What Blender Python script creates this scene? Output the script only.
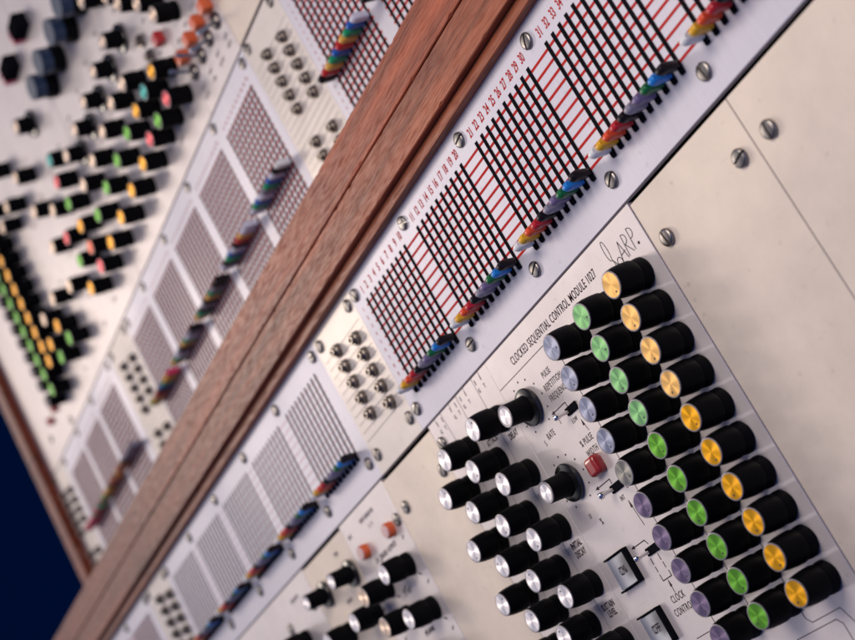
import bpy, bmesh, math, random
from mathutils import Matrix, Vector
random.seed(7)
# ------------------------------------------------------------------ scene, camera, light
S = 0.0055                      # one panel unit (the pitch of the slider slots) in metres
scn = bpy.context.scene
col = scn.collection
for o in list(bpy.data.objects):
    bpy.data.objects.remove(o, do_unlink=True)

CAM = Vector((108.89338, -39.20553, 64.79644))
RR = [[0.3576603, -0.47003111, -0.80693858], [-0.45730703, -0.84155404, 0.28750145], [-0.81421704, 0.26619083, -0.515939]]
FPX = 1582.48
cd = bpy.data.cameras.new("camera")
cam = bpy.data.objects.new("camera", cd); col.objects.link(cam)
m = Matrix(((RR[0][0], -RR[1][0], -RR[2][0]), (RR[0][1], -RR[1][1], -RR[2][1]), (RR[0][2], -RR[1][2], -RR[2][2])))
cam.matrix_world = Matrix.Translation(CAM * S) @ m.to_4x4()
cd.sensor_width = 36.0
cd.lens = FPX / 855 * 36.0
cd.clip_start = 0.01
cd.clip_end = 50.0
cd.dof.use_dof = True
cd.dof.focus_distance = 109.0 * S
cd.dof.aperture_fstop = 12.0
scn.camera = cam

world = bpy.data.worlds.new("World"); scn.world = world; world.use_nodes = True
bg = world.node_tree.nodes['Background']
bg.inputs['Color'].default_value = (0.25, 0.34, 0.85, 1); bg.inputs['Strength'].default_value = 0.21

def area(name, direction, dist, size, power, color, target=(5, 0, 0), shape='RECTANGLE', size_y=None):
    l = bpy.data.lights.new(name, 'AREA'); l.shape = shape; l.size = size * S
    l.size_y = (size_y or size) * S
    l.energy = power; l.color = color
    o = bpy.data.objects.new(name, l); col.objects.link(o)
    d = Vector(direction).normalized(); pos = Vector(target) + d * dist
    o.location = pos * S
    o.rotation_euler = (-d).to_track_quat('-Z', 'Y').to_euler()
    return o
area('key_softbox', (-0.86, 0.20, 0.50), 330, 330, 7.6, (1.0, 0.93, 0.87), (0, 0, 0), size_y=240)
area('key_spot', (-0.80, 0.36, 0.45), 430, 76, 10.5, (1.0, 0.86, 0.73), (-15, -15, 0))
area('added_fill_light', (0.34, 0.42, 0.80), 118, 64, 3.7, (1.0, 0.90, 0.80), (12, -12, 0))  # unseen fill lamp, added for more diffuse light on wood and handles
area('blue_room_light', (0.85, -0.25, 0.35), 260, 170, 2.2, (0.10, 0.25, 1.0), (0, 0, 0))

vs = scn.view_settings
vs.view_transform = 'Standard'; vs.look = 'None'; vs.exposure = -0.05; vs.gamma = 1.0; vs.use_curve_mapping = False
scn.render.engine = 'CYCLES'
try:
    scn.cycles.use_denoising = True
    scn.cycles.max_bounces = 6; scn.cycles.glossy_bounces = 4; scn.cycles.diffuse_bounces = 3
    scn.cycles.sample_clamp_indirect = 4.0
except Exception:
    pass

# ------------------------------------------------------------------ materials
MATS = {}
def mat(name, color, metallic=0.0, rough=0.5, **kw):
    M = bpy.data.materials.new(name); M.use_nodes = True
    b = M.node_tree.nodes['Principled BSDF']
    b.inputs['Base Color'].default_value = (*color, 1)
    b.inputs['Metallic'].default_value = metallic
    b.inputs['Roughness'].default_value = rough
    for k, v in kw.items():
        b.inputs[k].default_value = v
    MATS[name] = M
    return M
def N(M, t, **props):
    n = M.node_tree.nodes.new(t)
    for k, v in props.items(): setattr(n, k, v)
    return n
def LK(M, a, b): M.node_tree.links.new(a, b)

def panel_metal(name, c1, c2, metallic, rough, brush=(8, 900, 8), bump=0.05, blotch=9.0, spec_var=0.12, sharp=0.5, sharp_rough=0.13):
    """anodised plate: faint brushing along one axis, blotches, dust specks"""
    M = mat(name, c1, metallic, rough)
    b = M.node_tree.nodes['Principled BSDF']
    tc = N(M, 'ShaderNodeTexCoord'); mp = N(M, 'ShaderNodeMapping')
    mp.inputs['Scale'].default_value = brush
    LK(M, tc.outputs['Object'], mp.inputs['Vector'])
    n1 = N(M, 'ShaderNodeTexNoise'); n1.inputs['Scale'].default_value = 1.0; n1.inputs['Detail'].default_value = 5; n1.inputs['Roughness'].default_value = 0.7
    LK(M, mp.outputs['Vector'], n1.inputs['Vector'])
    n2 = N(M, 'ShaderNodeTexNoise'); n2.inputs['Scale'].default_value = blotch; n2.inputs['Detail'].default_value = 4
    LK(M, tc.outputs['Object'], n2.inputs['Vector'])
    mix = N(M, 'ShaderNodeMix', data_type='RGBA'); mix.inputs['A'].default_value = (*c1, 1); mix.inputs['B'].default_value = (*c2, 1)
    mr = N(M, 'ShaderNodeMapRange'); mr.inputs['From Min'].default_value = 0.35; mr.inputs['From Max'].default_value = 0.7
    LK(M, n2.outputs['Fac'], mr.inputs['Value']); LK(M, mr.outputs['Result'], mix.inputs['Factor'])
    # fine brushing tint
    mx2 = N(M, 'ShaderNodeMix', data_type='RGBA', blend_type='MULTIPLY'); mx2.inputs['Factor'].default_value = 1.0
    mr3 = N(M, 'ShaderNodeMapRange'); mr3.inputs['From Min'].default_value = 0.3; mr3.inputs['From Max'].default_value = 0.7
    mr3.inputs['To Min'].default_value = 0.90; mr3.inputs['To Max'].default_value = 1.0
    LK(M, n1.outputs['Fac'], mr3.inputs['Value']); LK(M, mix.outputs['Result'], mx2.inputs['A']); LK(M, mr3.outputs['Result'], mx2.inputs['B'])
    # small stains
    n4 = N(M, 'ShaderNodeTexNoise'); n4.inputs['Scale'].default_value = 190.0; n4.inputs['Detail'].default_value = 2
    LK(M, tc.outputs['Object'], n4.inputs['Vector'])
    mr4 = N(M, 'ShaderNodeMapRange'); mr4.inputs['From Min'].default_value = 0.67; mr4.inputs['From Max'].default_value = 0.78
    mr4.inputs['To Min'].default_value = 1.0; mr4.inputs['To Max'].default_value = 0.82
    LK(M, n4.outputs['Fac'], mr4.inputs['Value'])
    mx3 = N(M, 'ShaderNodeMix', data_type='RGBA', blend_type='MULTIPLY'); mx3.inputs['Factor'].default_value = 1.0
    LK(M, mx2.outputs['Result'], mx3.inputs['A']); LK(M, mr4.outputs['Result'], mx3.inputs['B'])
    scm = N(M, 'ShaderNodeMapping'); scm.inputs['Scale'].default_value = (40, 900, 40); scm.inputs['Rotation'].default_value = (0, 0, 0.7)
    LK(M, tc.outputs['Object'], scm.inputs['Vector'])
    n5 = N(M, 'ShaderNodeTexNoise'); n5.inputs['Scale'].default_value = 1.0; n5.inputs['Detail'].default_value = 1
    LK(M, scm.outputs['Vector'], n5.inputs['Vector'])
    mr5 = N(M, 'ShaderNodeMapRange'); mr5.inputs['From Min'].default_value = 0.73; mr5.inputs['From Max'].default_value = 0.78
    mr5.inputs['To Min'].default_value = 1.0; mr5.inputs['To Max'].default_value = 0.88
    LK(M, n5.outputs['Fac'], mr5.inputs['Value'])
    mx5 = N(M, 'ShaderNodeMix', data_type='RGBA', blend_type='MULTIPLY'); mx5.inputs['Factor'].default_value = 1.0
    LK(M, mx3.outputs['Result'], mx5.inputs['A']); LK(M, mr5.outputs['Result'], mx5.inputs['B'])
    LK(M, mx5.outputs['Result'], b.inputs['Base Color'])
    mr2 = N(M, 'ShaderNodeMapRange'); mr2.inputs['To Min'].default_value = rough - spec_var; mr2.inputs['To Max'].default_value = rough + spec_var
    LK(M, n2.outputs['Fac'], mr2.inputs['Value']); LK(M, mr2.outputs['Result'], b.inputs['Roughness'])
    bp = N(M, 'ShaderNodeBump'); bp.inputs['Strength'].default_value = bump; bp.inputs['Distance'].default_value = 0.0002
    LK(M, n1.outputs['Fac'], bp.inputs['Height']); LK(M, bp.outputs['Normal'], b.inputs['Normal'])
    if sharp:   # lacquered plate: a sharp reflection over the satin one
        g = N(M, 'ShaderNodeBsdfAnisotropic'); g.inputs['Roughness'].default_value = sharp_rough
        LK(M, mx3.outputs['Result'], g.inputs['Color']); LK(M, bp.outputs['Normal'], g.inputs['Normal'])
        ms = N(M, 'ShaderNodeMixShader'); ms.inputs['Fac'].default_value = sharp
        LK(M, b.outputs[0], ms.inputs[1]); LK(M, g.outputs[0], ms.inputs[2])
        LK(M, ms.outputs[0], M.node_tree.nodes['Material Output'].inputs['Surface'])
    return M
# brushed matrix strips, champagne blank and jack plates, paler module plates
panel_metal('strip_metal', (0.64, 0.61, 0.67), (0.58, 0.56, 0.63), 0.30, 0.48, brush=(1600, 30, 30), bump=0.14, sharp=0.0)
panel_metal('champagne_metal', (0.80, 0.68, 0.565), (0.70, 0.60, 0.51), 0.20, 0.52, brush=(60, 60, 60), bump=0.06, blotch=14, sharp=0.03, sharp_rough=0.16)
panel_metal('jack_plate_metal', (0.73, 0.655, 0.60), (0.69, 0.62, 0.57), 0.20, 0.5, brush=(60, 60, 60), bump=0.06, blotch=14, sharp=0.03)
panel_metal('module_metal', (0.75, 0.675, 0.655), (0.68, 0.61, 0.60), 0.30, 0.45, brush=(60, 60, 60), bump=0.05, blotch=12, sharp=0.12, sharp_rough=0.10)

def wood(name, c_dark, c_light, rough=0.42):
    M = mat(name, c_light, 0, rough)
    b = M.node_tree.nodes['Principled BSDF']
    tc = N(M, 'ShaderNodeTexCoord')
    mp = N(M, 'ShaderNodeMapping'); mp.inputs['Scale'].default_value = (5, 210, 210); mp.inputs['Rotation'].default_value = (0, 0, 0.05)
    LK(M, tc.outputs['Object'], mp.inputs['Vector'])
    n1 = N(M, 'ShaderNodeTexNoise'); n1.inputs['Scale'].default_value = 1; n1.inputs['Detail'].default_value = 6; n1.inputs['Distortion'].default_value = 0.6
    LK(M, mp.outputs['Vector'], n1.inputs['Vector'])
    # pores: short strokes along the grain
    mp2 = N(M, 'ShaderNodeMapping'); mp2.inputs['Scale'].default_value = (90, 1500, 1500); mp2.inputs['Rotation'].default_value = (0, 0, 0.16)
    LK(M, tc.outputs['Object'], mp2.inputs['Vector'])
    n2 = N(M, 'ShaderNodeTexNoise'); n2.inputs['Scale'].default_value = 1; n2.inputs['Detail'].default_value = 3; n2.inputs['Distortion'].default_value = 0.4
    LK(M, mp2.outputs['Vector'], n2.inputs['Vector'])
    por = N(M, 'ShaderNodeMapRange'); por.inputs['From Min'].default_value = 0.44; por.inputs['From Max'].default_value = 0.74
    LK(M, n2.outputs['Fac'], por.inputs['Value'])
    n3 = N(M, 'ShaderNodeTexNoise'); n3.inputs['Scale'].default_value = 22; n3.inputs['Detail'].default_value = 3
    LK(M, tc.outputs['Object'], n3.inputs['Vector'])
    mr = N(M, 'ShaderNodeMapRange'); mr.inputs['From Min'].default_value = 0.3; mr.inputs['From Max'].default_value = 0.72
    LK(M, n1.outputs['Fac'], mr.inputs['Value'])
    mix = N(M, 'ShaderNodeMix', data_type='RGBA'); mix.inputs['A'].default_value = (*c_dark, 1); mix.inputs['B'].default_value = (*c_light, 1)
    LK(M, mr.outputs['Result'], mix.inputs['Factor'])
    mix2 = N(M, 'ShaderNodeMix', data_type='RGBA', blend_type='MULTIPLY'); mix2.inputs['B'].default_value = (0.42, 0.33, 0.30, 1)
    sc_ = N(M, 'ShaderNodeMath', operation='MULTIPLY'); sc_.inputs[1].default_value = 0.62
    LK(M, por.outputs['Result'], sc_.inputs[0]); LK(M, sc_.outputs[0], mix2.inputs['Factor']); LK(M, mix.outputs['Result'], mix2.inputs['A'])
    mix3 = N(M, 'ShaderNodeMix', data_type='RGBA', blend_type='MULTIPLY'); mix3.inputs['B'].default_value = (0.62, 0.52, 0.52, 1)
    mr3 = N(M, 'ShaderNodeMapRange'); mr3.inputs['From Min'].default_value = 0.5; mr3.inputs['From Max'].default_value = 0.75; mr3.inputs['To Max'].default_value = 0.8
    LK(M, n3.outputs['Fac'], mr3.inputs['Value']); LK(M, mr3.outputs['Result'], mix3.inputs['Factor']); LK(M, mix2.outputs['Result'], mix3.inputs['A'])
    LK(M, mix3.outputs['Result'], b.inputs['Base Color'])
    rr = N(M, 'ShaderNodeMapRange'); rr.inputs['To Min'].default_value = rough - 0.08; rr.inputs['To Max'].default_value = rough + 0.2
    LK(M, por.outputs['Result'], rr.inputs['Value']); LK(M, rr.outputs['Result'], b.inputs['Roughness'])
    b.inputs['Specular IOR Level'].default_value = 0.34
    bp = N(M, 'ShaderNodeBump', invert=True); bp.inputs['Strength'].default_value = 0.4; bp.inputs['Distance'].default_value = 0.0003
    LK(M, n2.outputs['Fac'], bp.inputs['Height']); LK(M, bp.outputs['Normal'], b.inputs['Normal'])
    return M
wood('mahogany', (0.14, 0.028, 0.011), (0.40, 0.090, 0.034), 0.5)
wood('mahogany_lower', (0.15, 0.036, 0.015), (0.41, 0.108, 0.044), 0.5)
wood('mahogany_dark', (0.060, 0.022, 0.014), (0.11, 0.042, 0.027), 0.5)

mat('gap_black', (0.006, 0.006, 0.007), 0, 0.7)
mat('slot_black', (0.008, 0.008, 0.010), 0, 0.45)
mat('red_print', (0.44, 0.030, 0.026), 0, 0.5)
mat('black_print', (0.045, 0.028, 0.034), 0, 0.55)
mat('grey_print', (0.20, 0.17, 0.19), 0, 0.55)
for n_ in ('slot_black', 'red_print', 'black_print', 'grey_print', 'gap_black'): MATS[n_].node_tree.nodes['Principled BSDF'].inputs['Specular IOR Level'].default_value = 0.0
KB = mat('knob_black', (0.0035, 0.0035, 0.004), 0, 0.42)
KB.node_tree.nodes['Principled BSDF'].inputs['Specular IOR Level'].default_value = 0.05
mat('gloss_black', (0.006, 0.005, 0.005), 0, 0.24)
mat('rim_grey', (0.24, 0.22, 0.24), 0.7, 0.4)
mat('screw_steel', (0.24, 0.22, 0.21), 1.0, 0.36)
mat('jack_steel', (0.22, 0.19, 0.17), 1.0, 0.34)
mat('chrome', (0.80, 0.78, 0.78), 1.0, 0.12)
mat('satin_steel', (0.70, 0.69, 0.70), 1.0, 0.30)
mat('paddle_silver', (0.52, 0.51, 0.53), 0.9, 0.28)
mat('glare_print', (0.55, 0.34, 0.36), 0, 0.5)  # red row print paled: glare on the strip put into its colour
mat('dial_dot', (0.03, 0.02, 0.02), 0, 0.5)
mat('navy_wall', (0.0008, 0.050, 0.135), 0, 1.0)
MATS['navy_wall'].node_tree.nodes['Principled BSDF'].inputs['Specular IOR Level'].default_value = 0.0
mat('cabinet_inside', (0.02, 0.012, 0.01), 0, 0.8)
def lamp(name, c):
    M = mat(name, c, 0, 0.28); b = M.node_tree.nodes['Principled BSDF']
    b.inputs['Coat Weight'].default_value = 0.4
    b.inputs['Subsurface Weight'].default_value = 0.0
lamp('lens_red', (0.30, 0.014, 0.014)); lamp('lens_orange', (0.68, 0.11, 0.022)); lamp('lens_scarlet', (0.50, 0.015, 0.02)); lamp('lens_pink', (0.55, 0.05, 0.12))
lamp('lens_pale', (0.62, 0.36, 0.33))
def turned(name, c, rough=0.42, aniso=0.85, metallic=0.85):
    """turned metal inlay: radial anisotropy gives the bow-tie glint, fine rings in the bump"""
    M = mat(name, c, metallic, rough); b = M.node_tree.nodes['Principled BSDF']
    b.inputs['Anisotropic'].default_value = aniso
    t = N(M, 'ShaderNodeTangent', direction_type='RADIAL', axis='Z'); LK(M, t.outputs['Tangent'], b.inputs['Tangent'])
    tc = N(M, 'ShaderNodeTexCoord')
    w = N(M, 'ShaderNodeTexNoise'); w.inputs['Scale'].default_value = 260; w.inputs['Detail'].default_value = 3
    LK(M, tc.outputs['Object'], w.inputs['Vector'])
    mr = N(M, 'ShaderNodeMapRange'); mr.inputs['From Min'].default_value = 0.35; mr.inputs['From Max'].default_value = 0.7; mr.inputs['To Min'].default_value = 0.80
    LK(M, w.outputs['Fac'], mr.inputs['Value'])
    mx = N(M, 'ShaderNodeMix', data_type='RGBA', blend_type='MULTIPLY'); mx.inputs['Factor'].default_value = 1; mx.inputs['A'].default_value = (*c, 1)
    LK(M, mr.outputs['Result'], mx.inputs['B']); LK(M, mx.outputs['Result'], b.inputs['Base Color'])
    return M
turned('cap_orange', (0.93, 0.44, 0.006)); turned('cap_orange_sheen', (0.95, 0.56, 0.18))  # second cap: orange with its pale reflection put into the colour
turned('cap_green', (0.14, 0.43, 0.035)); turned('cap_green_sheen', (0.24, 0.53, 0.22))  # second cap: green, paler reflection mixed into the colour
turned('cap_purple', (0.19, 0.14, 0.25)); turned('cap_purple_sheen', (0.31, 0.33, 0.45)); turned('cap_smoke', (0.29, 0.28, 0.26))  # second cap: purple turned bluer by a reflection painted into it
turned('cap_silver', (0.93, 0.88, 0.90)); turned('cap_beige', (0.80, 0.62, 0.48)); turned('cap_pink', (0.75, 0.12, 0.14))
turned('cap_teal', (0.05, 0.38, 0.36)); turned('cap_red', (0.70, 0.16, 0.08)); turned('cap_dark', (0.05, 0.04, 0.05)); mat('cap_blue_reflection', (0.020, 0.040, 0.085), 0, 0.35)  # last cap: metal shell, its blue reflection painted as flat colour
for n_, c_ in dict(s_white=(0.800, 0.800, 0.800), s_orange=(0.800, 0.416, 0.016), s_red=(0.800, 0.080, 0.019), s_crimson=(0.528, 0.016, 0.026), s_black=(0.012, 0.008, 0.010),
                   s_grey=(0.272, 0.248, 0.320), s_purple=(0.176, 0.136, 0.272), s_green=(0.006, 0.136, 0.040), s_blue=(0.013, 0.208, 0.640), s_yellow=(0.800, 0.432, 0.080),
                   s_emerald=(0.010, 0.320, 0.136), s_cobalt=(0.016, 0.112, 0.480), s_lav=(0.672, 0.672, 0.800), s_magenta=(0.800, 0.032, 0.144), s_brown=(0.448, 0.176, 0.048), s_lime=(0.384, 0.480, 0.048)).items():
    mat(n_, (c_[0] * .85, c_[1] * .85, c_[2] * .85), 0, 0.3)
MATS['s_black'].node_tree.nodes['Principled BSDF'].inputs['Specular IOR Level'].default_value = 0.2

# ------------------------------------------------------------------ mesh helpers (all in panel units; scaled by S when linked)
def new_mesh(name, bm, mats, smooth=False):
    me = bpy.data.meshes.new(name)
    bmesh.ops.scale(bm, vec=(S, S, S), verts=bm.verts)
    bm.to_mesh(me); bm.free()
    for m_ in (mats if isinstance(mats, (list, tuple)) else [mats]): me.materials.append(MATS[m_])
    if smooth:
        for p in me.polygons: p.use_smooth = True
        try: me.set_sharp_from_angle(angle=math.radians(smooth if smooth is not True else 40))
        except Exception: pass
    return me
def put(name, me, parent=None, loc=(0, 0, 0), rot=(0, 0, 0), scale=None):
    o = bpy.data.objects.new(name, me); col.objects.link(o)
    o.parent = parent; o.location = Vector(loc) * S; o.rotation_euler = rot
    if scale: o.scale = scale
    return o
def box_bm(x0, x1, y0, y1, z0, z1, bevel=0, seg=1, bm=None):
    b = bmesh.new()
    r = bmesh.ops.create_cube(b, size=1)
    bmesh.ops.scale(b, vec=(x1 - x0, y1 - y0, z1 - z0), verts=b.verts)
    bmesh.ops.translate(b, vec=((x0 + x1) / 2, (y0 + y1) / 2, (z0 + z1) / 2), verts=b.verts)
    if bevel: bmesh.ops.bevel(b, geom=list(b.edges), offset=bevel, segments=seg, affect='EDGES', profile=0.6)
    if bm is None: return b
    me = bpy.data.meshes.new('t'); b.to_mesh(me); b.free(); bm.from_mesh(me); bpy.data.meshes.remove(me)
    return bm
def lathe_bm(prof, n=32, cap_mat=None):
    """prof = [(r, z), ...] bottom to top"""
    b = bmesh.new(); rings = []
    for r, z in prof:
        if r < 1e-6: rings.append([b.verts.new((0, 0, z))])
        else: rings.append([b.verts.new((r * math.cos(2 * math.pi * i / n), r * math.sin(2 * math.pi * i / n), z)) for i in range(n)])
    for a, c in zip(rings, rings[1:]):
        for i in range(n):
            j = (i + 1) % n
            if len(a) == 1 and len(c) == 1: continue
            if len(a) == 1: b.faces.new((a[0], c[j], c[i]))
            elif len(c) == 1: b.faces.new((a[i], a[j], c[0]))
            else: b.faces.new((a[i], a[j], c[j], c[i]))
    bmesh.ops.recalc_face_normals(b, faces=b.faces)
    return b
def thing(name, label, cat, loc=(0, 0, 0), group=None):
    o = bpy.data.objects.new(name, None); col.objects.link(o); o.empty_display_size = 0.01
    o.location = Vector(loc) * S; o['label'] = label; o['category'] = cat
    if group: o['group'] = group
    return o
TXT = {}
def text_mesh(body, size, matname, sx=0.8, align='LEFT', spacing=1.0, bold=0.0):
    k = (body, size, matname, sx, align, spacing, bold)
    if k in TXT: return TXT[k]
    c = bpy.data.curves.new('t', 'FONT'); c.body = body; c.size = size * 1.38 * S; c.align_x = align; c.align_y = 'CENTER'
    c.space_character = spacing; c.offset = bold * S; c.extrude = 0.004 * S; c.resolution_u = 3
    o = bpy.data.objects.new('t', c); col.objects.link(o)
    dg = bpy.context.evaluated_depsgraph_get(); me = bpy.data.meshes.new_from_object(o.evaluated_get(dg))
    bpy.data.objects.remove(o); bpy.data.curves.remove(c)
    for v in me.vertices: v.co.x *= sx
    me.materials.clear(); me.materials.append(MATS[matname]); TXT[k] = me
    return me
def text(body, x, y, size, parent, matname='black_print', sx=0.8, align='LEFT', spacing=1.05, bold=0.012, rot=0, z=0.012):
    return put('lettering', text_mesh(body, size, matname, sx, align, spacing, bold), parent, (x, y, z), (0, 0, rot))
def strokes(name, lines, w, parent, matname='black_print', z=0.012):
    """printed lines: each polyline a thin ribbon"""
    b = bmesh.new()
    for pl in lines:
        for (x0, y0), (x1, y1) in zip(pl, pl[1:]):
            d = Vector((x1 - x0, y1 - y0)); L = d.length
            if L < 1e-6: continue
            d /= L; n = Vector((-d.y, d.x)) * w / 2; e = d * w * 0.35
            q = [b.verts.new((x0 - e.x + n.x, y0 - e.y + n.y, z)), b.verts.new((x0 - e.x - n.x, y0 - e.y - n.y, z)), b.verts.new((x1 + e.x - n.x, y1 + e.y - n.y, z)), b.verts.new((x1 + e.x + n.x, y1 + e.y + n.y, z))]
            b.faces.new(q); z += 0.00012
    return put(name, new_mesh(name, b, matname), parent)

# --- shared part meshes
def grow(x, y, base, h0, h1):
    """where a knob of height h1 stands if its top lies on the sight line measured at height h0"""
    p = Vector((x, y, base + h0)); d = p - CAM; q = p + d * ((h1 - h0) / d.z)
    return q.x, q.y
def knob_mesh():
    return new_mesh('knob', lathe_bm([(0, 0.03), (1.06, 0.03), (1.10, 0.08), (1.10, 0.20), (1.04, 0.66), (1.00, 0.82), (1.09, 0.90), (1.12, 1.02), (1.11, 1.60), (1.06, 2.20), (0.98, 2.60), (0.945, 2.72), (0.925, 2.75), (0.0, 2.75)], 40), 'knob_black', 35)
KNOB = knob_mesh()
RIM = new_mesh('rim', lathe_bm([(0.84, 2.74), (0.93, 2.752), (0.93, 2.785), (0.90, 2.80), (0.84, 2.80)], 36), 'rim_grey', 30)
CAPS = {}
def cap_mesh(m_, r=0.875, z0=2.74, z1=2.795):
    k = (m_, r, z0)
    if k not in CAPS: CAPS[k] = new_mesh('cap', lathe_bm([(r, z0), (r, z1), (0.0, z1 - 0.012)], 32), m_, 30)
    return CAPS[k]
DOT = new_mesh('pointer_dot', lathe_bm([(0.085, 2.785), (0.085, 2.80), (0, 2.80)], 10), 'dial_dot')
SLIM_RIM = new_mesh('rim', lathe_bm([(0.66, 2.40), (0.86, 2.42), (0.86, 2.46), (0.82, 2.49), (0.66, 2.48)], 32), 'rim_grey', 30)
SLIM = new_mesh('knob', lathe_bm([(0, 0.50), (0.98, 0.50), (1.00, 0.62), (0.94, 0.80), (0.90, 1.4), (0.865, 2.42), (0, 2.42)], 36), 'knob_black', 35)
SKIRT = new_mesh('skirt', lathe_bm([(0.9, 0.16), (1.42, 0.16), (1.48, 0.22), (1.48, 0.36), (1.42, 0.44), (1.0, 0.58), (0, 0.58)], 40), 'gloss_black', 30)
SKIRT_DOT = new_mesh('pointer_dot', lathe_bm([(0.10, 0.40), (0.10, 0.50), (0, 0.50)], 10), 'chrome')
BUSH = new_mesh('bushing', lathe_bm([(0.42, 0.0), (0.42, 0.5)], 16), 'satin_steel', 30)

def knob(parent, x, y, cap, ang=None, label=None, k=1.0, dot=True):
    x, y = grow(x, y, parent.location.z / S, 2.25, 2.75)
    o = put('knob', KNOB, parent, (x, y, 0), (0, 0, random.uniform(0, 6.28)), (k, k, 1.0) if k != 1 else None)
    if label: o['label'] = label
    put('rim', RIM, o); put('cap', cap_mesh(cap), o)
    if dot:
        a = (random.uniform(0, 6.28) if ang is None else ang) - o.rotation_euler.z
        put('pointer_dot', DOT, o, (0.58 * math.cos(a), 0.58 * math.sin(a), 0.0))
    return o
def slim_knob(parent, x, y, k=1.0, ang=1.9, cap='cap_silver'):
    o = put('knob', SLIM, parent, (x, y, 0), (0, 0, 0), (k, k, 1) if k != 1 else None)
    put('skirt', SKIRT, o); put('rim', SLIM_RIM, o); put('cap', cap_mesh(cap, 0.66, 2.42, 2.475), o)
    put('bushing', BUSH, o); put('pointer_dot', SKIRT_DOT, o, (1.05 * math.cos(ang), 1.05 * math.sin(ang), 0))
    return o
def screw_mesh():
    b = bmesh.new(); n = 28; w = 0.085
    # domed head cut by a slot: two half domes and a sunk floor
    prof = [(0.60, 0.0), (0.60, 0.12), (0.57, 0.18), (0.44, 0.215), (0.25, 0.235), (0.0, 0.24)]
    for s in (1, -1):
        rows = []
        for r, z in prof:
            row = []
            for i in range(13):
                t = math.pi * i / 12
                x = r * math.cos(t); y = max(w, r * math.sin(t)) if r > w else w
                if r <= w: x = 0.0 if r == 0 else x
                row.append(b.verts.new((x, s * y, z)))
            rows.append(row)
        for a, c in zip(rows, rows[1:]):
            for i in range(12):
                f = (a[i], a[i + 1], c[i + 1], c[i])
                try: b.faces.new(f)
                except ValueError: pass
        # slot wall
        base0 = [b.verts.new((r, s * w, 0.03)) for r in (-0.60, 0.60)]
        try: b.faces.new([base0[0], base0[1]] + [rw[0] for rw in rows[1:]] + [rw[-1] for rw in reversed(rows[1:-1])])
        except ValueError: pass
    bmesh.ops.remove_doubles(b, verts=b.verts, dist=0.0005)
    q = [b.verts.new(v) for v in ((-0.6, -w - .01, 0.04), (0.6, -w - .01, 0.04), (0.6, w + .01, 0.04), (-0.6, w + .01, 0.04))]; b.faces.new(q)
    bmesh.ops.recalc_face_normals(b, faces=b.faces)
    return new_mesh('screw', b, 'screw_steel', 50)
SCREW = screw_mesh()
def screw(parent, x, y, k=1.0, a=None):
    return put('screw', SCREW, parent, (x, y, 0.002), (0, 0, random.uniform(0, 3.14) if a is None else a), (k, k, 1))
JACK = new_mesh('jack', lathe_bm([(0.80, 0.0), (0.80, 0.10), (0.70, 0.12), (0.70, 0.42), (0.62, 0.50), (0.46, 0.50), (0.46, 0.56), (0.50, 0.60), (0.50, 0.72), (0.44, 0.78), (0.27, 0.78), (0.24, 0.70), (0.24, 0.15), (0, 0.15)], 24), 'jack_steel', 28)
HOLE = new_mesh('socket_hole', lathe_bm([(0.26, 0.60), (0, 0.60)], 16), 'gap_black')
def jack(parent, x, y):
    o = put('jack', JACK, parent, (x, y, 0), (0, 0, random.uniform(0, 6)), (0.84, 0.84, 1)); put('socket_hole', HOLE, o, (0, 0, 0)); return o
def plate(name, parent, x0, x1, y0, y1, m_, top=0.0, t=0.5):
    g = 0.002
    b = box_bm(x0 + g, x1 - g, y0, y1, top - t, top, 0.018, 1)
    return put(name, new_mesh(name, b, m_), parent)

# ------------------------------------------------------------------ the setting: dark blue wall behind
wb = bmesh.new()
for v in ((-1600, -900, -150), (400, -900, -150), (400, 900, -150), (-1600, 900, -150)): wb.verts.new(v)
wb.faces.new(wb.verts[:])
w_ = put('wall', new_mesh('wall', wb, 'navy_wall'), None); w_['kind'] = 'structure'

# ------------------------------------------------------------------ wooden cabinets
UP = -9.78
def board(name, parent, x0, x1, y0, y1, z0, z1, m_, worn=0.03, step=1.2, vertical=False, chips=0.0):
    """long board with slightly worn, uneven arrises; runs along x (or y when vertical)"""
    b = bmesh.new()
    a0, a1 = (y0, y1) if vertical else (x0, x1); c0, c1 = (x0, x1) if vertical else (y0, y1)
    n = max(2, int((a1 - a0) / step)); rings = []; e = 0.07
    ph = random.uniform(0, 6)
    for i in range(n + 1):
        a = a0 + (a1 - a0) * i / n
        j = lambda: random.uniform(-worn, worn)
        wob = 0.003 * math.sin(a * 0.35 + ph)
        ch0 = chips * random.random() ** 14; ch1 = chips * random.random() ** 14
        pts = [(c0 + wob + j(), z0), (c0 + wob + j(), z1 - e - ch0), (c0 + e + ch0 + j(), z1), (c1 - e - ch1 + j(), z1), (c1 + wob + j(), z1 - e - ch1), (c1, z0)]
        rings.append([b.verts.new((p[0], a, p[1]) if vertical else (a, p[0], p[1])) for p in pts])
    for r, s in zip(rings, rings[1:]):
        for i in range(6): b.faces.new((r[i], r[(i + 1) % 6], s[(i + 1) % 6], s[i]))
    b.faces.new(rings[0]); b.faces.new(rings[-1])
    bmesh.ops.recalc_face_normals(b, faces=b.faces)
    return put(name, new_mesh(name, b, m_, 30), parent)
lc = thing('wooden_cabinet', 'mahogany lower cabinet, its long grooved rail crossing the photo diagonally', 'cabinet', (0, 0, 0), 'wooden synthesizer cabinets')
board('outer_rail', lc, -170, 75, 6.58, 9.95, -60, 1.45, 'mahogany', 0.005, 0.5, chips=0.14)
board('front_rail', lc, -170, 75, 3.28, 6.46, -60, 1.45, 'mahogany_lower', 0.005, 0.5, chips=0.12)
board('lip', lc, -170, 75, 2.30, 3.26, -60, 0.80, 'mahogany_lower', 0.008, 1.6)
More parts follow.
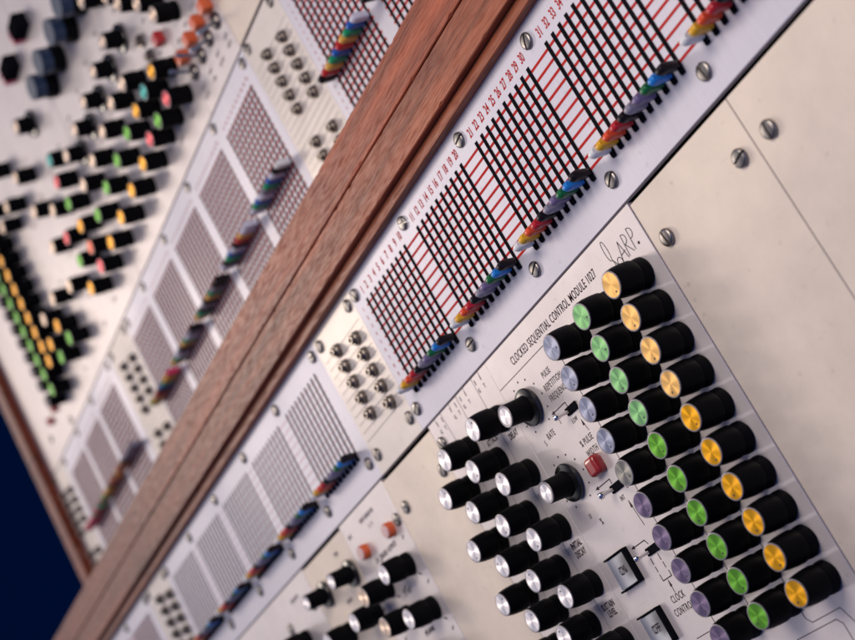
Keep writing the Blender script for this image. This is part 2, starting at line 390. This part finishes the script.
put('rail_gap', new_mesh('rail_gap', box_bm(-169.9, 74.9, 6.3, 6.7, -59.9, 1.05), 'mahogany_dark'), lc)
put('backing', new_mesh('backing', box_bm(-169, 74, -75, 2.5, -3.0, -1.4), 'gap_black'), lc)
uc = thing('wooden_cabinet', 'mahogany upper cabinet with its left end board against the blue wall', 'cabinet', (0, 0, UP), 'wooden synthesizer cabinets')
board('end_board', uc, -132.9, -129.2, 9.9, 92, -50, 1.6, 'mahogany', 0.02, 1.2, vertical=True)
board('bottom_board', uc, -129.1, 75, 9.97, 12.2, -48, 1.2, 'mahogany', 0.02, 2.4)
put('backing', new_mesh('backing', box_bm(-129.0, 70, 12.3, 91, -3.0, -1.4), 'gap_black'), uc)

# ------------------------------------------------------------------ slider matrices
HANDLES = {}
def handle_mesh(m_):
    """paddle: leans a little, rounded tip"""
    if m_ in HANDLES: return HANDLES[m_]
    b = bmesh.new(); n = 7; hx = 0.33
    outline = [(-0.12, 0.22), (-0.17, 0.75), (-0.17, 1.28)]
    r = 0.40; cx, cz = 0.22, 1.36
    for i in range(n + 1):
        t = math.pi - math.pi * i / n
        outline.append((cx + r * math.cos(t), cz + r * math.sin(t) * 0.95))
    outline += [(0.60, 0.90), (0.50, 0.22)]
    L = []
    for sx, k in ((-hx, 0.78), (-hx * 0.86, 0.94), (-hx * 0.5, 1.0), (hx * 0.5, 1.0), (hx * 0.86, 0.94), (hx, 0.78)):
        L.append([b.verts.new((sx, 0.25 + (y - 0.25) * k, 0.9 + (z - 0.9) * (0.93 if k < 1 else 1))) for y, z in [(0.12 + (q[0] - 0.12) * 0.80, q[1]) for q in outline]])
    m2 = len(outline)
    for a, c in zip(L, L[1:]):
        for i in range(m2): b.faces.new((a[i], a[(i + 1) % m2], c[(i + 1) % m2], c[i]))
    b.faces.new(L[0]); b.faces.new(list(reversed(L[-1])))
    bmesh.ops.recalc_face_normals(b, faces=b.faces)
    HANDLES[m_] = new_mesh('slider', b, m_, 60); return HANDLES[m_]
fb = box_bm(-0.15, 0.15, -0.42, 0.40, 0.0, 0.24, 0.04, 1); box_bm(-0.22, 0.22, -0.46, -0.20, 0.0, 0.12, 0.03, 1, fb)
FOOT = new_mesh('foot', fb, 'slot_black')
LOW10 = ['s_white', 's_orange', 's_red', 's_crimson', 's_black', 's_grey', 's_purple', 's_green', 's_blue', 's_black']
PER = 11.922
SLOTS = {}
def slot_mesh(L):
    if L not in SLOTS: SLOTS[L] = new_mesh('slot', box_bm(-0.19, 0.19, -L, 0.0, -0.01, 0.022, 0.0), 'slot_black')
    return SLOTS[L]
ROWM = {}
def row_mesh(w, m_):
    if (w, m_) not in ROWM: ROWM[(w, m_)] = new_mesh('row_line', box_bm(-0.42, 9.42, -w, w, -0.01, 0.010), m_)
    return ROWM[(w, m_)]
def matrix(label, x0, x1, ybot, ytop, base_z, groups, slot_top, slot_len, rows, slider_y, screws, slotw=1.0, numbers=True, num_y=0.80, row_mat='red_print', row_w=0.10, hk=1.0):
    """groups = [(x of first slot, [handle materials], first number), ...]"""
    t = thing('slider_matrix', label, 'slider matrix', (0, 0, base_z), 'slider matrix strips')
    plate('panel_plate', t, x0, x1, ybot, ytop, 'strip_metal')
    gx0, gx1 = groups[0][0] - 0.45, groups[-1][0] + 9.45
    for y in rows:      # printed rows: across the whole strip below, group by group above
        if base_z == 0: put('row_line', new_mesh('row_line', box_bm(gx0, gx1, y - row_w, y + row_w, -0.01, 0.010), row_mat), t)
        else:
            for gx, hs, num in groups: put('row_line', row_mesh(row_w, row_mat), t, (gx, y, 0))
    for gx, hs, num in groups:
        for i in range(10):
            put('slot', slot_mesh(slot_len), t, (gx + i, slot_top, 0), scale=(slotw, 1, 1))
            h = hs[i]
            if h:  # handles of the upper strips hide their feet
                dy = 0.0 if base_z == 0 else random.choice((0, 0, 0.0))
                s_ = put('slider', handle_mesh(h), t, (gx + i + random.uniform(-.02, .02), slider_y + dy + random.uniform(-.03, .03), 0.0), (random.uniform(-.02, .02), random.uniform(-.02, .02), 0), (hk, hk, hk) if hk != 1 else None)
                if base_z == 0: put('foot', FOOT, s_)
            if numbers:
                n_ = num + i
                text(str(n_), gx + i + 0.02, num_y, 0.72, t, 'red_print', 0.60 if n_ > 9 else 0.72, 'CENTER', 0.98, 0.018)
    for (x, y) in screws: screw(t, x, y)
    return t
R10 = [-0.464 - 0.794 * i for i in range(11)]
m1 = matrix('silver slider matrix, black slots crossed by bold red lines, right of the lower jack plate', -2.38, 72, -11.75, 2.32, 0,
            [(k * PER, LOW10, 1 + 10 * k) for k in range(6)], 0.0, 9.0, R10, -8.72,
            [(-1.45, 1.1)] + [(10.45 + PER * k, 1.2) for k in range(5)] + [(-1.45, -10.1)] + [(10.45 + PER * k, -10.05) for k in range(5)])
for i in range(11): text(str(i + 1) if i < 10 else '0', -1.35, R10[i] + 0.05, 0.34, m1, 'red_print', 0.8, 'CENTER')
XL = -23.82
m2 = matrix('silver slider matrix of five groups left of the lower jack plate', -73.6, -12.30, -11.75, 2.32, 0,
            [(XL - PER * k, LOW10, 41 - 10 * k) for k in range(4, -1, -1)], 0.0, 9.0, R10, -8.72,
            [(-13.45 - 11.9 * k, 1.15) for k in range(6)] + [(-13.45 - 11.9 * k, -10.05) for k in range(6)], slotw=0.8, row_mat='glare_print', row_w=0.06, numbers=False)
m3 = matrix('far silver slider matrix at the bottom edge, left of the second lower jack plate', -165, -83.6, -11.75, 2.32, 0,
            [(-94.9 - PER * k, LOW10, 41 - 10 * k) for k in range(3, -1, -1)], 0.0, 9.0, R10, -8.72,
            [(-84.6 - 11.9 * k, 1.3) for k in range(4)], slotw=0.8, numbers=False)
def jack_plate(label, x0, x1, y0, y1, z, colA, colB, ya, yb, step, lines_y, screws, extra=()):
    t = thing('jack_plate', label, 'jack plate', (0, 0, z), 'jack plates between the slider matrices')
    plate('panel_plate', t, x0, x1, y0, y1, 'jack_plate_metal')
    for i in range(5):
        jack(t, colA, ya - step * i); jack(t, colB, yb - step * i)
    for (x, y) in extra: jack(t, x, y)
    strokes('guide_line', [[(x0 + 0.5, y), (x1 - 0.35, y)] for y in lines_y], 0.05, t, 'grey_print')
    for (x, y) in screws: screw(t, x, y)
    return t
jack_plate('lower champagne jack plate with two columns of five sockets beside the bold red matrix', -12.28, -2.42, -11.75, 2.32, 0, -4.6, -8.55, -1.5, -0.7, 1.6,
           [-0.5 - 0.81 * i for i in range(11)], [(-3.35, 1.1), (-11.25, 1.1), (-3.2, -10.15), (-11.25, -10.1)])
jack_plate('small blurred jack plate low left, under the left end of the rail', -83.55, -73.65, -11.75, 2.32, 0, -74.9, -78.8, -1.2, -0.5, 1.6,
           [-0.5 - 0.81 * i for i in range(11)], [(-74.6, 1.3), (-82.8, 1.4)])

# upper cabinet strip (its plane lies 9.78 units further back)
UT = 31.44
UR = [UT - 0.23 - 0.794 * i for i in range(22)]
W, B, G, Y, Rd, K, V, Lv = 's_white', 's_cobalt', 's_emerald', 's_yellow', 's_crimson', 's_black', 's_grey', 's_lav'
alpha = [K, Rd, Y, G, B, Rd, Y, G, B, Lv]
def up_matrix(label, x0, x1, groups, screws):
    t = matrix(label, x0, x1, 12.4, 34.55, UP, groups, UT, 19.0, UR, 21.95, screws, numbers=False, slotw=1.0, row_w=0.13, hk=1.15)
    for gx, hs, num in groups:
        for i in range(10):
            text(str(num + i), gx + i, 32.3, 0.42, t, 'red_print', 0.62, 'CENTER')
    for r in range(0, 22):
        text(str(r % 10 + 1), x0 + 1.1, UR[r] + 0.05, 0.3, t, 'red_print', 0.8, 'CENTER')
    return t
matrix_a = up_matrix('upper cabinet slider matrix at the top edge, with a lavender handle on its coloured stair', -4.2, 70,
                     [(-1.84 + PER * k, alpha if k == 0 else [K, Y, Rd, G, B, Lv, K, Y, Rd, G], 1 + 10 * k) for k in range(3)], [(-3.0, 33.8), (8.6, 33.8), (20.5, 33.8)])
XB = -25.43
beta = [Lv, G, B, Lv, V, G, B, Lv, K, 's_white']
gam = [K, G, B, Lv, Lv, K, Rd, Y, None, None]
gam = [Lv, K, G, B, Lv, K, Rd, Y, Lv, Lv]
dlt = ['s_yellow', G, K, V, K, Y, G, V, K, K]
eps = [Y, G, Lv, V, K, Y, G, Lv, V, K]
zet = ['s_lime', Y, 's_brown', 's_crimson', K, B, G, Y, 's_orange', 's_magenta']
up_matrix('upper cabinet slider matrix of five dense red grids, left of the upper jack plate', -73.9, -14.5,
          [(XB - 4 * PER, zet, 1), (XB - 3 * PER, eps, 11), (XB - 2 * PER, dlt, 21), (XB - PER, gam, 31), (XB, beta, 41)],
          [(-15.6 - 11.85 * k, 33.65) for k in range(5)] + [(-72.8, 33.6)])
far3 = ['s_magenta'] * 6 + ['s_emerald', 's_crimson', 's_magenta', 's_emerald']
up_matrix('farthest upper slider matrix of three grids with a pink run of handles', -121.2, -84.2,
          [(-118.9, far3, 1), (-107.6, ['s_crimson', 's_emerald', 's_lime', 's_yellow', 's_yellow', 's_orange', K, 's_brown', 's_crimson', 's_brown'], 11),
           (-96.1, ['s_orange', 's_crimson', 's_brown', 's_brown', K, V, V, V, V, V], 21)],
          [(-86.1, 33.7), (-97.7, 33.8), (-109, 33.9), (-120.2, 33.8)])
uj = [31.2 - 0.80 * i for i in range(23)]
jack_plate('upper champagne jack plate beside the lavender handled matrix', -14.45, -4.25, 12.4, 34.55, UP, -6.5, -10.45, 30.15, 30.95, 1.64, uj,
           [(-5.6, 33.7), (-13.4, 33.8)], [(-6.5, 19.6 - 1.6 * i) for i in range(4)] + [(-10.4, 20.45 - 1.6 * i) for i in range(4)])
jack_plate('blurred upper jack plate, second from the left end board', -84.1, -73.95, 12.4, 34.55, UP, -76.2, -80.2, 30.0, 30.7, 1.66, uj,
           [(-75.0, 33.7), (-83.2, 33.7)], [(-76, 19.5 - 1.7 * i) for i in range(4)] + [(-79.8, 20.2 - 1.7 * i) for i in range(4)])
jack_plate('leftmost upper jack plate, against the end board', -129.1, -121.25, 12.4, 34.55, UP, -123.0, -127.0, 30.0, 30.7, 1.66, uj,
           [(-128, 33.7)], [(-123, 19.5 - 1.7 * i) for i in range(4)] + [(-127, 20.2 - 1.7 * i) for i in range(4)])

# ------------------------------------------------------------------ lower row of modules
def module(name, label, x0, x1, y0, y1, z=0.0, m_='module_metal', screws=(), top=0.0):
    t = thing(name, label, 'synth module' if name != 'blank_panel' else 'blank panel', (0, 0, z), 'modules of the lower row' if z == 0 else 'modules of the upper row')
    plate('panel_plate', t, x0, x1, y0, y1, m_, top)
    for (x, y) in screws: screw(t, x, y)
    return t
seq = module('sequencer_module', 'white control module with a block of orange, green and purple capped knobs', 10.66, 34.28, -60, -11.93)
text('CLOCKED SEQUENTIAL CONTROL MODULE 1027', 13.95, -13.52, 0.66, seq, sx=0.62, spacing=1.12, bold=0.003)
T1 = seq['_w'] = 0
del seq['_w']
strokes('rule_line', [[(10.75, -14.4), (19.4, -14.4)], [(19.65, -14.6), (19.65, -39.5)], [(23.85, -14.6), (23.85, -38.9)], [(28.2, -14.6), (28.2, -39.7), (28.6, -40.1), (31.6, -40.1), (32.3, -41.6), (32.3, -46)],
                      [(26.0, -42.8), (26.0, -40.9), (26.4, -40.6), (30.7, -40.6), (31.1, -41.0), (31.1, -46)], [(16.9, -37.4), (19.65, -37.4)],
                      [(18.0, -20.45), (18.2, -21.3)], [(18.05, -27.1), (18.25, -29.0)], [(17.4, -33.1), (17.4, -34.0)]], 0.055, seq)
strokes('arrow', [[(17.35, -18.95), (17.35, -18.6), (15.4, -18.6)], [(17.35, -25.3), (17.35, -24.95), (15.5, -24.95)], [(17.5, -30.2), (17.3, -29.85), (15.7, -29.85)],
                  [(16.85, -31.15), (16.85, -31.6)], [(16.85, -31.8), (16.85, -32.2)], [(16.85, -32.4), (16.85, -32.9), (18.05, -32.9), (18.05, -32.5)], [(17.9, -31.15), (17.9, -31.6)], [(17.95, -31.8), (17.95, -32.2)]], 0.075, seq)
def tri(pts_list, parent):
    for pts in pts_list:
        b = bmesh.new(); b.faces.new([b.verts.new((x, y, 0.016)) for x, y in pts])
        put('arrow_head', new_mesh('arrow_head', b, 'black_print'), parent)
tri([[(15.1, -18.6), (15.55, -18.45), (15.55, -18.75)], [(15.2, -24.95), (15.65, -24.8), (15.65, -25.1)], [(15.4, -29.85), (15.85, -29.7), (15.85, -30.0)],
     [(18.0, -20.3), (17.87, -20.8), (18.15, -20.8)], [(18.05, -26.9), (17.92, -27.5), (18.2, -27.5)], [(17.4, -32.95), (17.27, -33.5), (17.53, -33.5)]], seq)
for s_, x, y, h in (('PULSE', 17.1, -16.0, .55), ('REPETITION', 17.3, -16.85, .58), ('FREQUENCY', 17.3, -17.72, .58), ('RATE', 13.75, -19.65, .58), ('% PULSE', 17.3, -21.75, .58), ('WIDTH', 17.3, -22.62, .58),
                    ('LOW', 17.3, -20.05, .42), ('INT', 17.6, -26.6, .42), ('EXT', 18.95, -26.1, .42), ('1', 15.6, -19.4, .5), ('100', 15.5, -25.6, .5), ('5', 12.6, -19.9, .5), ('%', 13.9, -27.0, .6), ('10', 12.9, -26.2, .45),
                    ('CLOCK', 17.4, -34.35, .62), ('CONTROL', 17.35, -35.25, .62)):
    text(s_, x, y, h * 0.9, seq, sx=0.62, align='CENTER', spacing=1.15, bold=0.0)
# maker's script mark: a clef-like flourish followed by three leaning capitals
def arc(cx, cy, rx, ry, a0, a1, n=14): return [(cx + rx * math.cos(math.radians(a0 + (a1 - a0) * i / n)), cy + ry * math.sin(math.radians(a0 + (a1 - a0) * i / n))) for i in range(n + 1)]
strokes('logo', [[(30.25, -14.75), (30.15, -13.9)] + arc(30.0, -13.1, 0.22, 0.75, -60, 250, 20) + [(30.15, -13.9), (30.6, -14.7)] + arc(30.75, -14.35, 0.28, 0.33, 240, -90, 16),
                 [(31.0, -14.6), (31.45, -13.2), (31.75, -14.55)], [(31.15, -14.1), (31.75, -14.0)],
                 [(31.9, -14.55), (32.05, -13.1)] + arc(32.1, -13.42, 0.35, 0.34, 100, -90, 10) + [(32.05, -13.78), (32.55, -14.5)],
                 [(32.75, -14.5), (32.85, -13.05)] + arc(32.9, -13.4, 0.38, 0.36, 100, -95, 10)], 0.05, seq)
put('logo_dot', new_mesh('logo_dot', lathe_bm([(0.11, 0.0), (0.11, 0.014), (0, 0.014)], 12), 'black_print'), seq, (33.3, -14.35, 0))
ocs = ['cap_orange_sheen'] * 4 + ['cap_orange'] * 8
gcs = ['cap_green_sheen'] * 4 + ['cap_green'] * 8
pcs = ['cap_purple_sheen'] * 4 + ['cap_smoke'] + ['cap_purple'] * 7
for i in range(10):
    y = -15.84 - 2.479 * i
    knob(seq, 31.5, y, ocs[i], 4.6 + random.uniform(-.5, .5)); knob(seq, 27.1, y - 0.02, gcs[i], 5.0 + random.uniform(-1.2, 1.2)); knob(seq, 22.4, y, pcs[i], 5.3 + random.uniform(-.6, .6))
for (x, y) in ((13.35, -17.0), (13.1, -23.3)):
    slim_knob(seq, x, y)
    for a in range(-5, 6):
        t = math.radians(90 - a * 29)
        put('dial_mark', new_mesh('dial_mark', lathe_bm([(0.085, 0), (0.085, 0.013), (0, 0.013)], 8), 'black_print'), seq, (x + 2.05 * math.cos(t), y + 2.05 * math.sin(t), 0))
# square red lamp
lb = box_bm(-0.74, 0.74, -0.74, 0.74, -0.2, 0.80, 0.46, 6)
LENS = new_mesh('lamp_lens', lb, 'lens_red', 60)
lens = put('lamp_lens', LENS, seq, (17.15, -23.62, 0)); lens['label'] = 'square red lamp'
# small lever switches in black slots
SW_SLOT = new_mesh('switch', box_bm(-0.78, 0.78, -0.30, 0.30, -0.02, 0.16, 0.05), 'slot_black')
SW_LEVER = new_mesh('lever', lathe_bm([(0.14, 0.1), (0.13, 0.7), (0.20, 0.95), (0.24, 1.15), (0.20, 1.32), (0.0, 1.38)], 16), 'chrome', 60)
for (x, y) in ((17.75, -19.3), (17.75, -25.7), (17.7, -30.7)):
    s_ = put('switch', SW_SLOT, seq, (x, y, 0), (0, 0, 0)); put('lever', SW_LEVER, s_, (-0.42, -0.02, 0), (0.0, -0.25, 0))
# rocker switches with a bright curved paddle
def rocker(parent, x, y, word):
    b = box_bm(-1.40, 1.40, -1.34, -1.20, 0, 0.50, 0.03); box_bm(-1.40, 1.40, 1.20, 1.34, 0, 0.50, 0.03, 1, b); box_bm(1.22, 1.42, -1.20, 1.20, 0, 0.50, 0.03, 1, b); box_bm(-1.22, 1.22, -1.20, 1.20, 0, 0.06, 0, 1, b)
    fr = put('rocker_switch', new_mesh('rocker_switch', b, 'slot_black'), parent, (x, y, 0))
    c = bmesh.new(); n = 14; A = []; Bv = []
    for i in range(n + 1):
        u = -1.20 + 2.36 * i / n
        z = 0.44 - 0.16 * math.cos(u / 1.20 * 1.3)
        A.append(c.verts.new((u, -1.16, z))); Bv.append(c.verts.new((u, 1.16, z)))
    for i in range(n): c.faces.new((A[i], A[i + 1], Bv[i + 1], Bv[i]))
    lo = [c.verts.new((1.16, -1.16, 0.05)), c.verts.new((-1.20, -1.16, 0.05)), c.verts.new((1.16, 1.16, 0.05)), c.verts.new((-1.20, 1.16, 0.05))]
    c.faces.new(A + [lo[0], lo[1]]); c.faces.new(Bv + [lo[2], lo[3]]); c.faces.new((A[0], Bv[0], lo[3], lo[1])); c.faces.new((A[-1], Bv[-1], lo[2], lo[0]))
    bmesh.ops.recalc_face_normals(c, faces=c.faces)
    pd = put('paddle', new_mesh('paddle', c, 'paddle_silver', 40), fr)
    put('lettering', text_mesh(word, 0.66, 'black_print', 0.62, 'CENTER', 1.1, 0.004), fr, (0.0, 0, 0.352))
rocker(seq, 13.6, -30.75, 'ON'); rocker(seq, 13.65, -35.45, 'OFF')

env = module('envelope_module', 'module of silver capped knobs in a staggered pattern beside the coloured knob block', -1.36, 10.62, -60, -11.93)
strokes('rule_line', [[(9.2, -11.95), (9.2, -12.3)], [(7.9, -11.95), (7.9, -15.0)], [(6.2, -11.95), (6.2, -12.3)], [(4.7, -11.95), (4.7, -15.0)], [(3.2, -11.95), (3.2, -12.3)], [(1.4, -11.95), (1.6, -15.2)], [(0.1, -11.95), (0.1, -12.3)],
                      [(7.9, -16), (7.9, -45)], [(4.9, -16), (4.9, -45)], [(2.0, -16), (2.0, -45)]], 0.045, env, 'grey_print')
strokes('mark', [[(x, -12.25), (x, -12.6)] for x in (9.2, 8.2, 6.2, 5.2, 4.1, 3.1, 1.2, .2)], 0.10, env)
for x, s_ in ((9.2, 'T'), (8.2, 'G'), (6.2, 'T'), (5.2, 'G'), (4.1, 'T'), (3.2, 'G'), (1.1, 'T'), (.2, 'G')): text(s_, x, -13.15, 0.36, env, 'grey_print', 0.8, 'CENTER')
for s_, x, y in (('ATTACK', 6.3, -16.75), ('DELAY', 9.35, -17.6), ('INITIAL', 9.45, -27.15), ('DECAY', 9.45, -27.85), ('SUSTAIN', 9.15, -32.15), ('LEVEL', 9.2, -32.75)):
    text(s_, x, y, 0.52, env, sx=0.62, align='CENTER', bold=0.02)
for r in range(10):
    y = -15.80 - 2.385 * r
    for x in ((8.2, 2.25) if r % 2 == 0 else (5.25, -0.55)):
        if r == 0 and x < 3: continue
        knob(env, x, y, 'cap_silver', random.choice((1.9, 2.2, 1.6, 5.0, 0.9)) + random.uniform(-.3, .3))
knob(env, 2.3, -15.85, 'cap_silver', 2.0)
screw(env, -2.4 + 1.9, -13.9)

bl1 = module('blank_panel', 'empty champagne panel right of the orange capped knobs', 34.36, 46.30, -60, -12.15, 0, 'champagne_metal', top=-0.07, screws=[(35.9, -15.5), (44.85, -15.35)])
bl2 = module('blank_panel', 'empty champagne panel in the upper right corner, cut by the photo edge', 46.38, 80, -60, -12.15, 0, 'champagne_metal', top=-0.07, screws=[(47.95, -15.4)])
bl3 = module('blank_panel', 'empty champagne panel left of the silver capped knobs', -12.95, -1.44, -60, -12.25, 0, 'champagne_metal', [(-2.5, -15.5), (-11.2, -15.4)])
lm = module('mixer_module', 'lower module with a pair of red push buttons and cream capped knobs', -25.0, -13.03, -60, -11.93, 0, 'module_metal', [(-13.75, -15.6), ])
for x, y, a in ((-16.6, -19.15, 2.0), (-20.4, -17.95 - 0.0, 2), (-22.4, -19.35, 2.2), (-16.3, -23.65, 2.0), (-21.3, -22.8, 1.8), (-16.3, -28.2, 2.0), (-21.2, -27.0, 2)):
    if (x, y) == (-20.4, -17.95): continue
    knob(lm, x, y, 'cap_beige' if x < -18 else 'cap_silver', a)
    strokes('mark', [[(x + 2.1, y + 1.9), (x + 2.4, y + 2.1)], [(x + 1.7, y - 1.4), (x + 2.1, y - 1.6)], [(x - 1.7, y - 1.4), (x - 2.1, y - 1.6)]], 0.16, lm)
BTN = new_mesh('button', lathe_bm([(0.72, 0), (0.72, 0.62), (0.66, 0.70)], 24), 'lens_orange', 40)
BTN_TOP = new_mesh('button_top', lathe_bm([(0.66, 0.68), (0.60, 0.80), (0, 0.83)], 24), 'lens_pale', 60)
for (x, y) in ((-21.9, -15.62), (-15.5, -15.85)):
    b_ = put('button', BTN, lm, (x, y, 0)); put('button_top', BTN_TOP, b_)
for s_, x, y, h in (('NOISE GENERATOR', -18.8, -13.2, .42), ('A    B', -18.8, -14.1, .4), ('LFO  TRIGGER  OUTPUTS', -18.7, -17.05, .48), ('CV OUT', -18.4, -21.15, .48), ('LFO TUNE', -18.2, -25.15, .48), ('RATE', -23.8, -13.5, .4)):
    text(s_, x, y, h, lm, 'black_print' if h > .45 else 'grey_print', sx=0.66, align='CENTER', bold=0.01)
lm2 = module('filter_module', 'cream lower module with two black skirted knobs near the bottom edge', -36.95, -25.08, -60, -12.2, 0, 'champagne_metal')
slim_knob(lm2, -26.7, -16.1, 0.92, 2.2); slim_knob(lm2, -34.1, -15.75, 0.92, 2.2)
for (x, y) in ((-26.7, -20.5), (-34.1, -20.2)): knob(lm2, x, y, 'cap_silver')
text('TUNE', -28.2, -13.6, 0.42, lm2, 'grey_print', 0.7, 'CENTER'); text('RANGE', -30.2, -17.9, 0.42, lm2, 'grey_print', 0.7, 'CENTER')
lm3 = module('oscillator_module', 'lower module cut by the bottom edge, left of the skirted knobs', -61, -37.03, -60, -11.93, 0, 'module_metal', [(-46.3, -15.6), (-38.3, -15.5)])
for (x, y) in ((-44.5, -17.6), (-40.0, -20.5), (-50, -18), (-55.5, -18)): knob(lm3, x, y, 'cap_silver')
text('OSCILLATOR', -42, -13.6, 0.42, lm3, 'grey_print', 0.7, 'CENTER')
lm4 = module('blank_panel', 'empty lower panel beyond the bottom left corner of the photo', -165, -61.08, -60, -11.93, 0, 'module_metal')

# ------------------------------------------------------------------ upper row of modules
def umod(name, label, x0, x1, m_='module_metal', y0=34.78): return module(name, label, x0, x1, y0, 90, UP, m_)
ud = umod('sequencer_module', 'upper left module with columns of orange and green capped knobs reaching the left photo edge', -129.1, -98.1)
uC = umod('filter_module', 'upper module of scattered coloured knobs between the knob columns and the oscillators', -98.0, -62.2, 'module_metal')
ub = umod('oscillator_module', 'upper module with rows of coloured knobs, skirted knobs and large knobs coloured with a painted blue reflection', -62.1, -26.5)
ua = umod('amplifier_module', 'upper narrow module with orange lamps and long toggle levers', -26.4, -14.5)
ue = umod('blank_panel', 'upper champagne panel above the upper jack plate', -14.4, 70, 'champagne_metal', 34.95)
def ks(parent, cap, l):
    for (x, y) in l: knob(parent, x, y, cap, dot=True)
ks(ub, 'cap_orange', [(-29.6, 43.5), (-42.1, 39.4), (-48.1, 39.5), (-54.3, 39.5), (-37.4, 43.6), (-60.6, 39.6)])
ks(ub, 'cap_green', [(-33.7, 39.7), (-42.1, 43.7), (-47.9, 43.7), (-54.2, 43.8), (-60.3, 43.6)])
ks(ub, 'cap_teal', [(-33.5, 43.5)]); ks(ub, 'cap_pink', [(-29.5, 39.7), (-37.6, 39.8)])
ks(ub, 'cap_beige', [(-37.3, 47.4), (-42.2, 48.1), (-47.9, 47.9), (-54.3, 47.9), (-60.1, 48.0), (-36.8, 58.9), (-29.2, 52.5), (-32.4, 58.5), (-31.0, 55.0)])
for x in (-36.4, -42.2, -48.5, -54.5, -60.4): slim_knob(ub, x, 52.7, 1.15, cap='cap_beige')
ks(ua, 'cap_beige', [(-26.2 + 0.9, 49.4), (-23.2, 46.3)])
BIG = new_mesh('knob', lathe_bm([(0, 0.2), (1.75, 0.2), (1.85, 0.3), (1.80, 1.3), (1.5, 1.5), (1.5, 1.8), (0, 1.8)], 40), 'knob_black', 35)
for (x, y) in ((-43.1, 63.3), (-48.5, 63.3), (-55.6, 63.9), (-61.0, 63.8)):
    x, y = grow(x, y, UP, 2.3, 3.3)
    o = put('knob', BIG, ub, (x, y, 0)); put('cap', cap_mesh('cap_blue_reflection', 1.62, 1.75, 3.3), o)
for (x, y, m_) in ((-56.0, 72.1, 'lens_pink'), (-59.5, 72.3, 'lens_pink')): pass
ks(uC, 'cap_orange', [(-66.9, 46.0), (-73.1, 39.9), (-90.6, 43.5), (-96.4, 43.5)])
ks(uC, 'cap_pink', [(-73.0, 47.8), (-66.8, 39.7), (-67.5, 53.2)]); ks(uC, 'cap_red', [(-67.1, 42.8)])
ks(uC, 'cap_green', [(-67.2, 49.6), (-72.4, 43.8), (-88.5, 40.4), (-94.7, 40.5)]); ks(uC, 'cap_teal', [(-66.4, 55.9)])
ks(uC, 'cap_beige', [(-73.0, 52.2), (-79.1, 49.9), (-79.8, 44.0), (-87.7, 46.4), (-94.5, 46.7), (-79.3, 55.9), (-80.1, 62.0), (-88.2, 62.2), (-93.4, 61.9), (-96, 66), (-88, 68)])
slim_knob(uC, -71.2, 64.6, 1.25, cap='cap_beige')
for (x0, y0) in ((-58.8, 71.8), (-67.5, 71.5)):
    b_ = put('tall_switch', new_mesh('tall_switch', box_bm(-1.6, 1.6, -1.1, 1.1, 0, 1.9, 0.12), 'slot_black'), ub if x0 > -60 else uC, (x0, y0, 0))
    put('switch_lens', new_mesh('switch_lens', box_bm(-2.7, -1.62, -1.0, 1.0, 0, 1.7, 0.12), 'lens_pink', 60), b_)
for i in range(11):
    y = 59.95 - 2.48 * i + 5.0
    if y > 41.5: knob(ud, -100.2, y, 'cap_orange')
    if y > 41.5: knob(ud, -104.7, y, 'cap_green')
    if y > 41.5: knob(ud, -108.9, y, 'cap_dark')
knob(ud, -104.5, 39.9, 'cap_green'); knob(ud, -108.7, 39.9, 'cap_dark')
for i in range(3): pass
for (x, y) in ((-113.0, 40.0), (-117.1, 39.7)):
    put('button', new_mesh('button', lathe_bm([(0.6, 0), (0.6, 0.8), (0, 0.85)], 20), 'lens_scarlet', 50), ud, (x, y, 0))
for (x, y) in ((-109.0, 36.0), (-121.2, 38.3)): screw(ud, x, y)
ULENS = new_mesh('lamp_lens', box_bm(-0.68, 0.68, -0.68, 0.68, 0.0, 1.25, 0.2, 3), 'lens_orange', 60)
USCAR = new_mesh('lamp_lens', box_bm(-0.7, 0.7, -0.7, 0.7, 0.0, 1.1, 0.2, 3), 'lens_scarlet', 60)
for (x, y) in ((-15.7, 41.2), (-18.7, 41.4), (-21.7, 41.5), (-24.9, 41.5)): put('lamp_lens', ULENS, ua, (x, y, 0))
put('lamp_lens', USCAR, ub, (-27.9, 46.2, 0))
TB = new_mesh('toggle', lathe_bm([(0.95, 0.0), (0.95, 0.15), (0.80, 0.35), (0.45, 0.55), (0.30, 0.60), (0, 0.6)], 24), 'jack_steel', 40)
mat('lever_steel', (0.20, 0.26, 0.36), 0.8, 0.35)
TL = new_mesh('lever', lathe_bm([(0.15, 0.4), (0.17, 1.4), (0.25, 2.6), (0.20, 2.8), (0, 2.85)], 14), 'lever_steel', 60)
for i, (x, y) in enumerate(((-16.1, 39.5), (-19.1, 39.5), (-22.1, 39.5), (-25.1, 39.55))):
    s_ = put('toggle', TB, ua, (x, y, 0)); put('lever', TL, s_, (0, 0, 0), (0.38 if i < 2 else -0.25, 0.0, 0))
for (x, y) in ((-31.9, 46.8), (-32.4, 49.2)): put('nut', new_mesh('nut', lathe_bm([(0.8, 0), (0.8, 0.4), (0.5, 0.5), (0.45, 0.9), (0, 0.9)], 18), 'jack_steel', 40), ub, (x, y, 0))
# faint lettering on the upper plates
for par, pts in ((ua, [(x, y) for x in (-16, -19, -22, -25) for y in (36.4, 37.4, 43.6)]), (ub, [(x, y) for x in (-30, -35, -42, -48, -54, -60) for y in (37.3, 41.6, 45.7, 50.2, 55.6, 57.6)]), (uC, [(x, y) for x in (-67, -73, -80, -88, -94) for y in (37.4, 42.0, 48.6, 58)])):
    for (x, y) in pts: text(random.choice(('INPUT', 'LEVEL', 'FREQ', 'OUTPUT', 'MOD', 'TUNE', 'GAIN')), x, y, 0.42, par, 'grey_print', 0.66, 'CENTER')
# dark bars where a panel stops short of the strip: upper cabinet
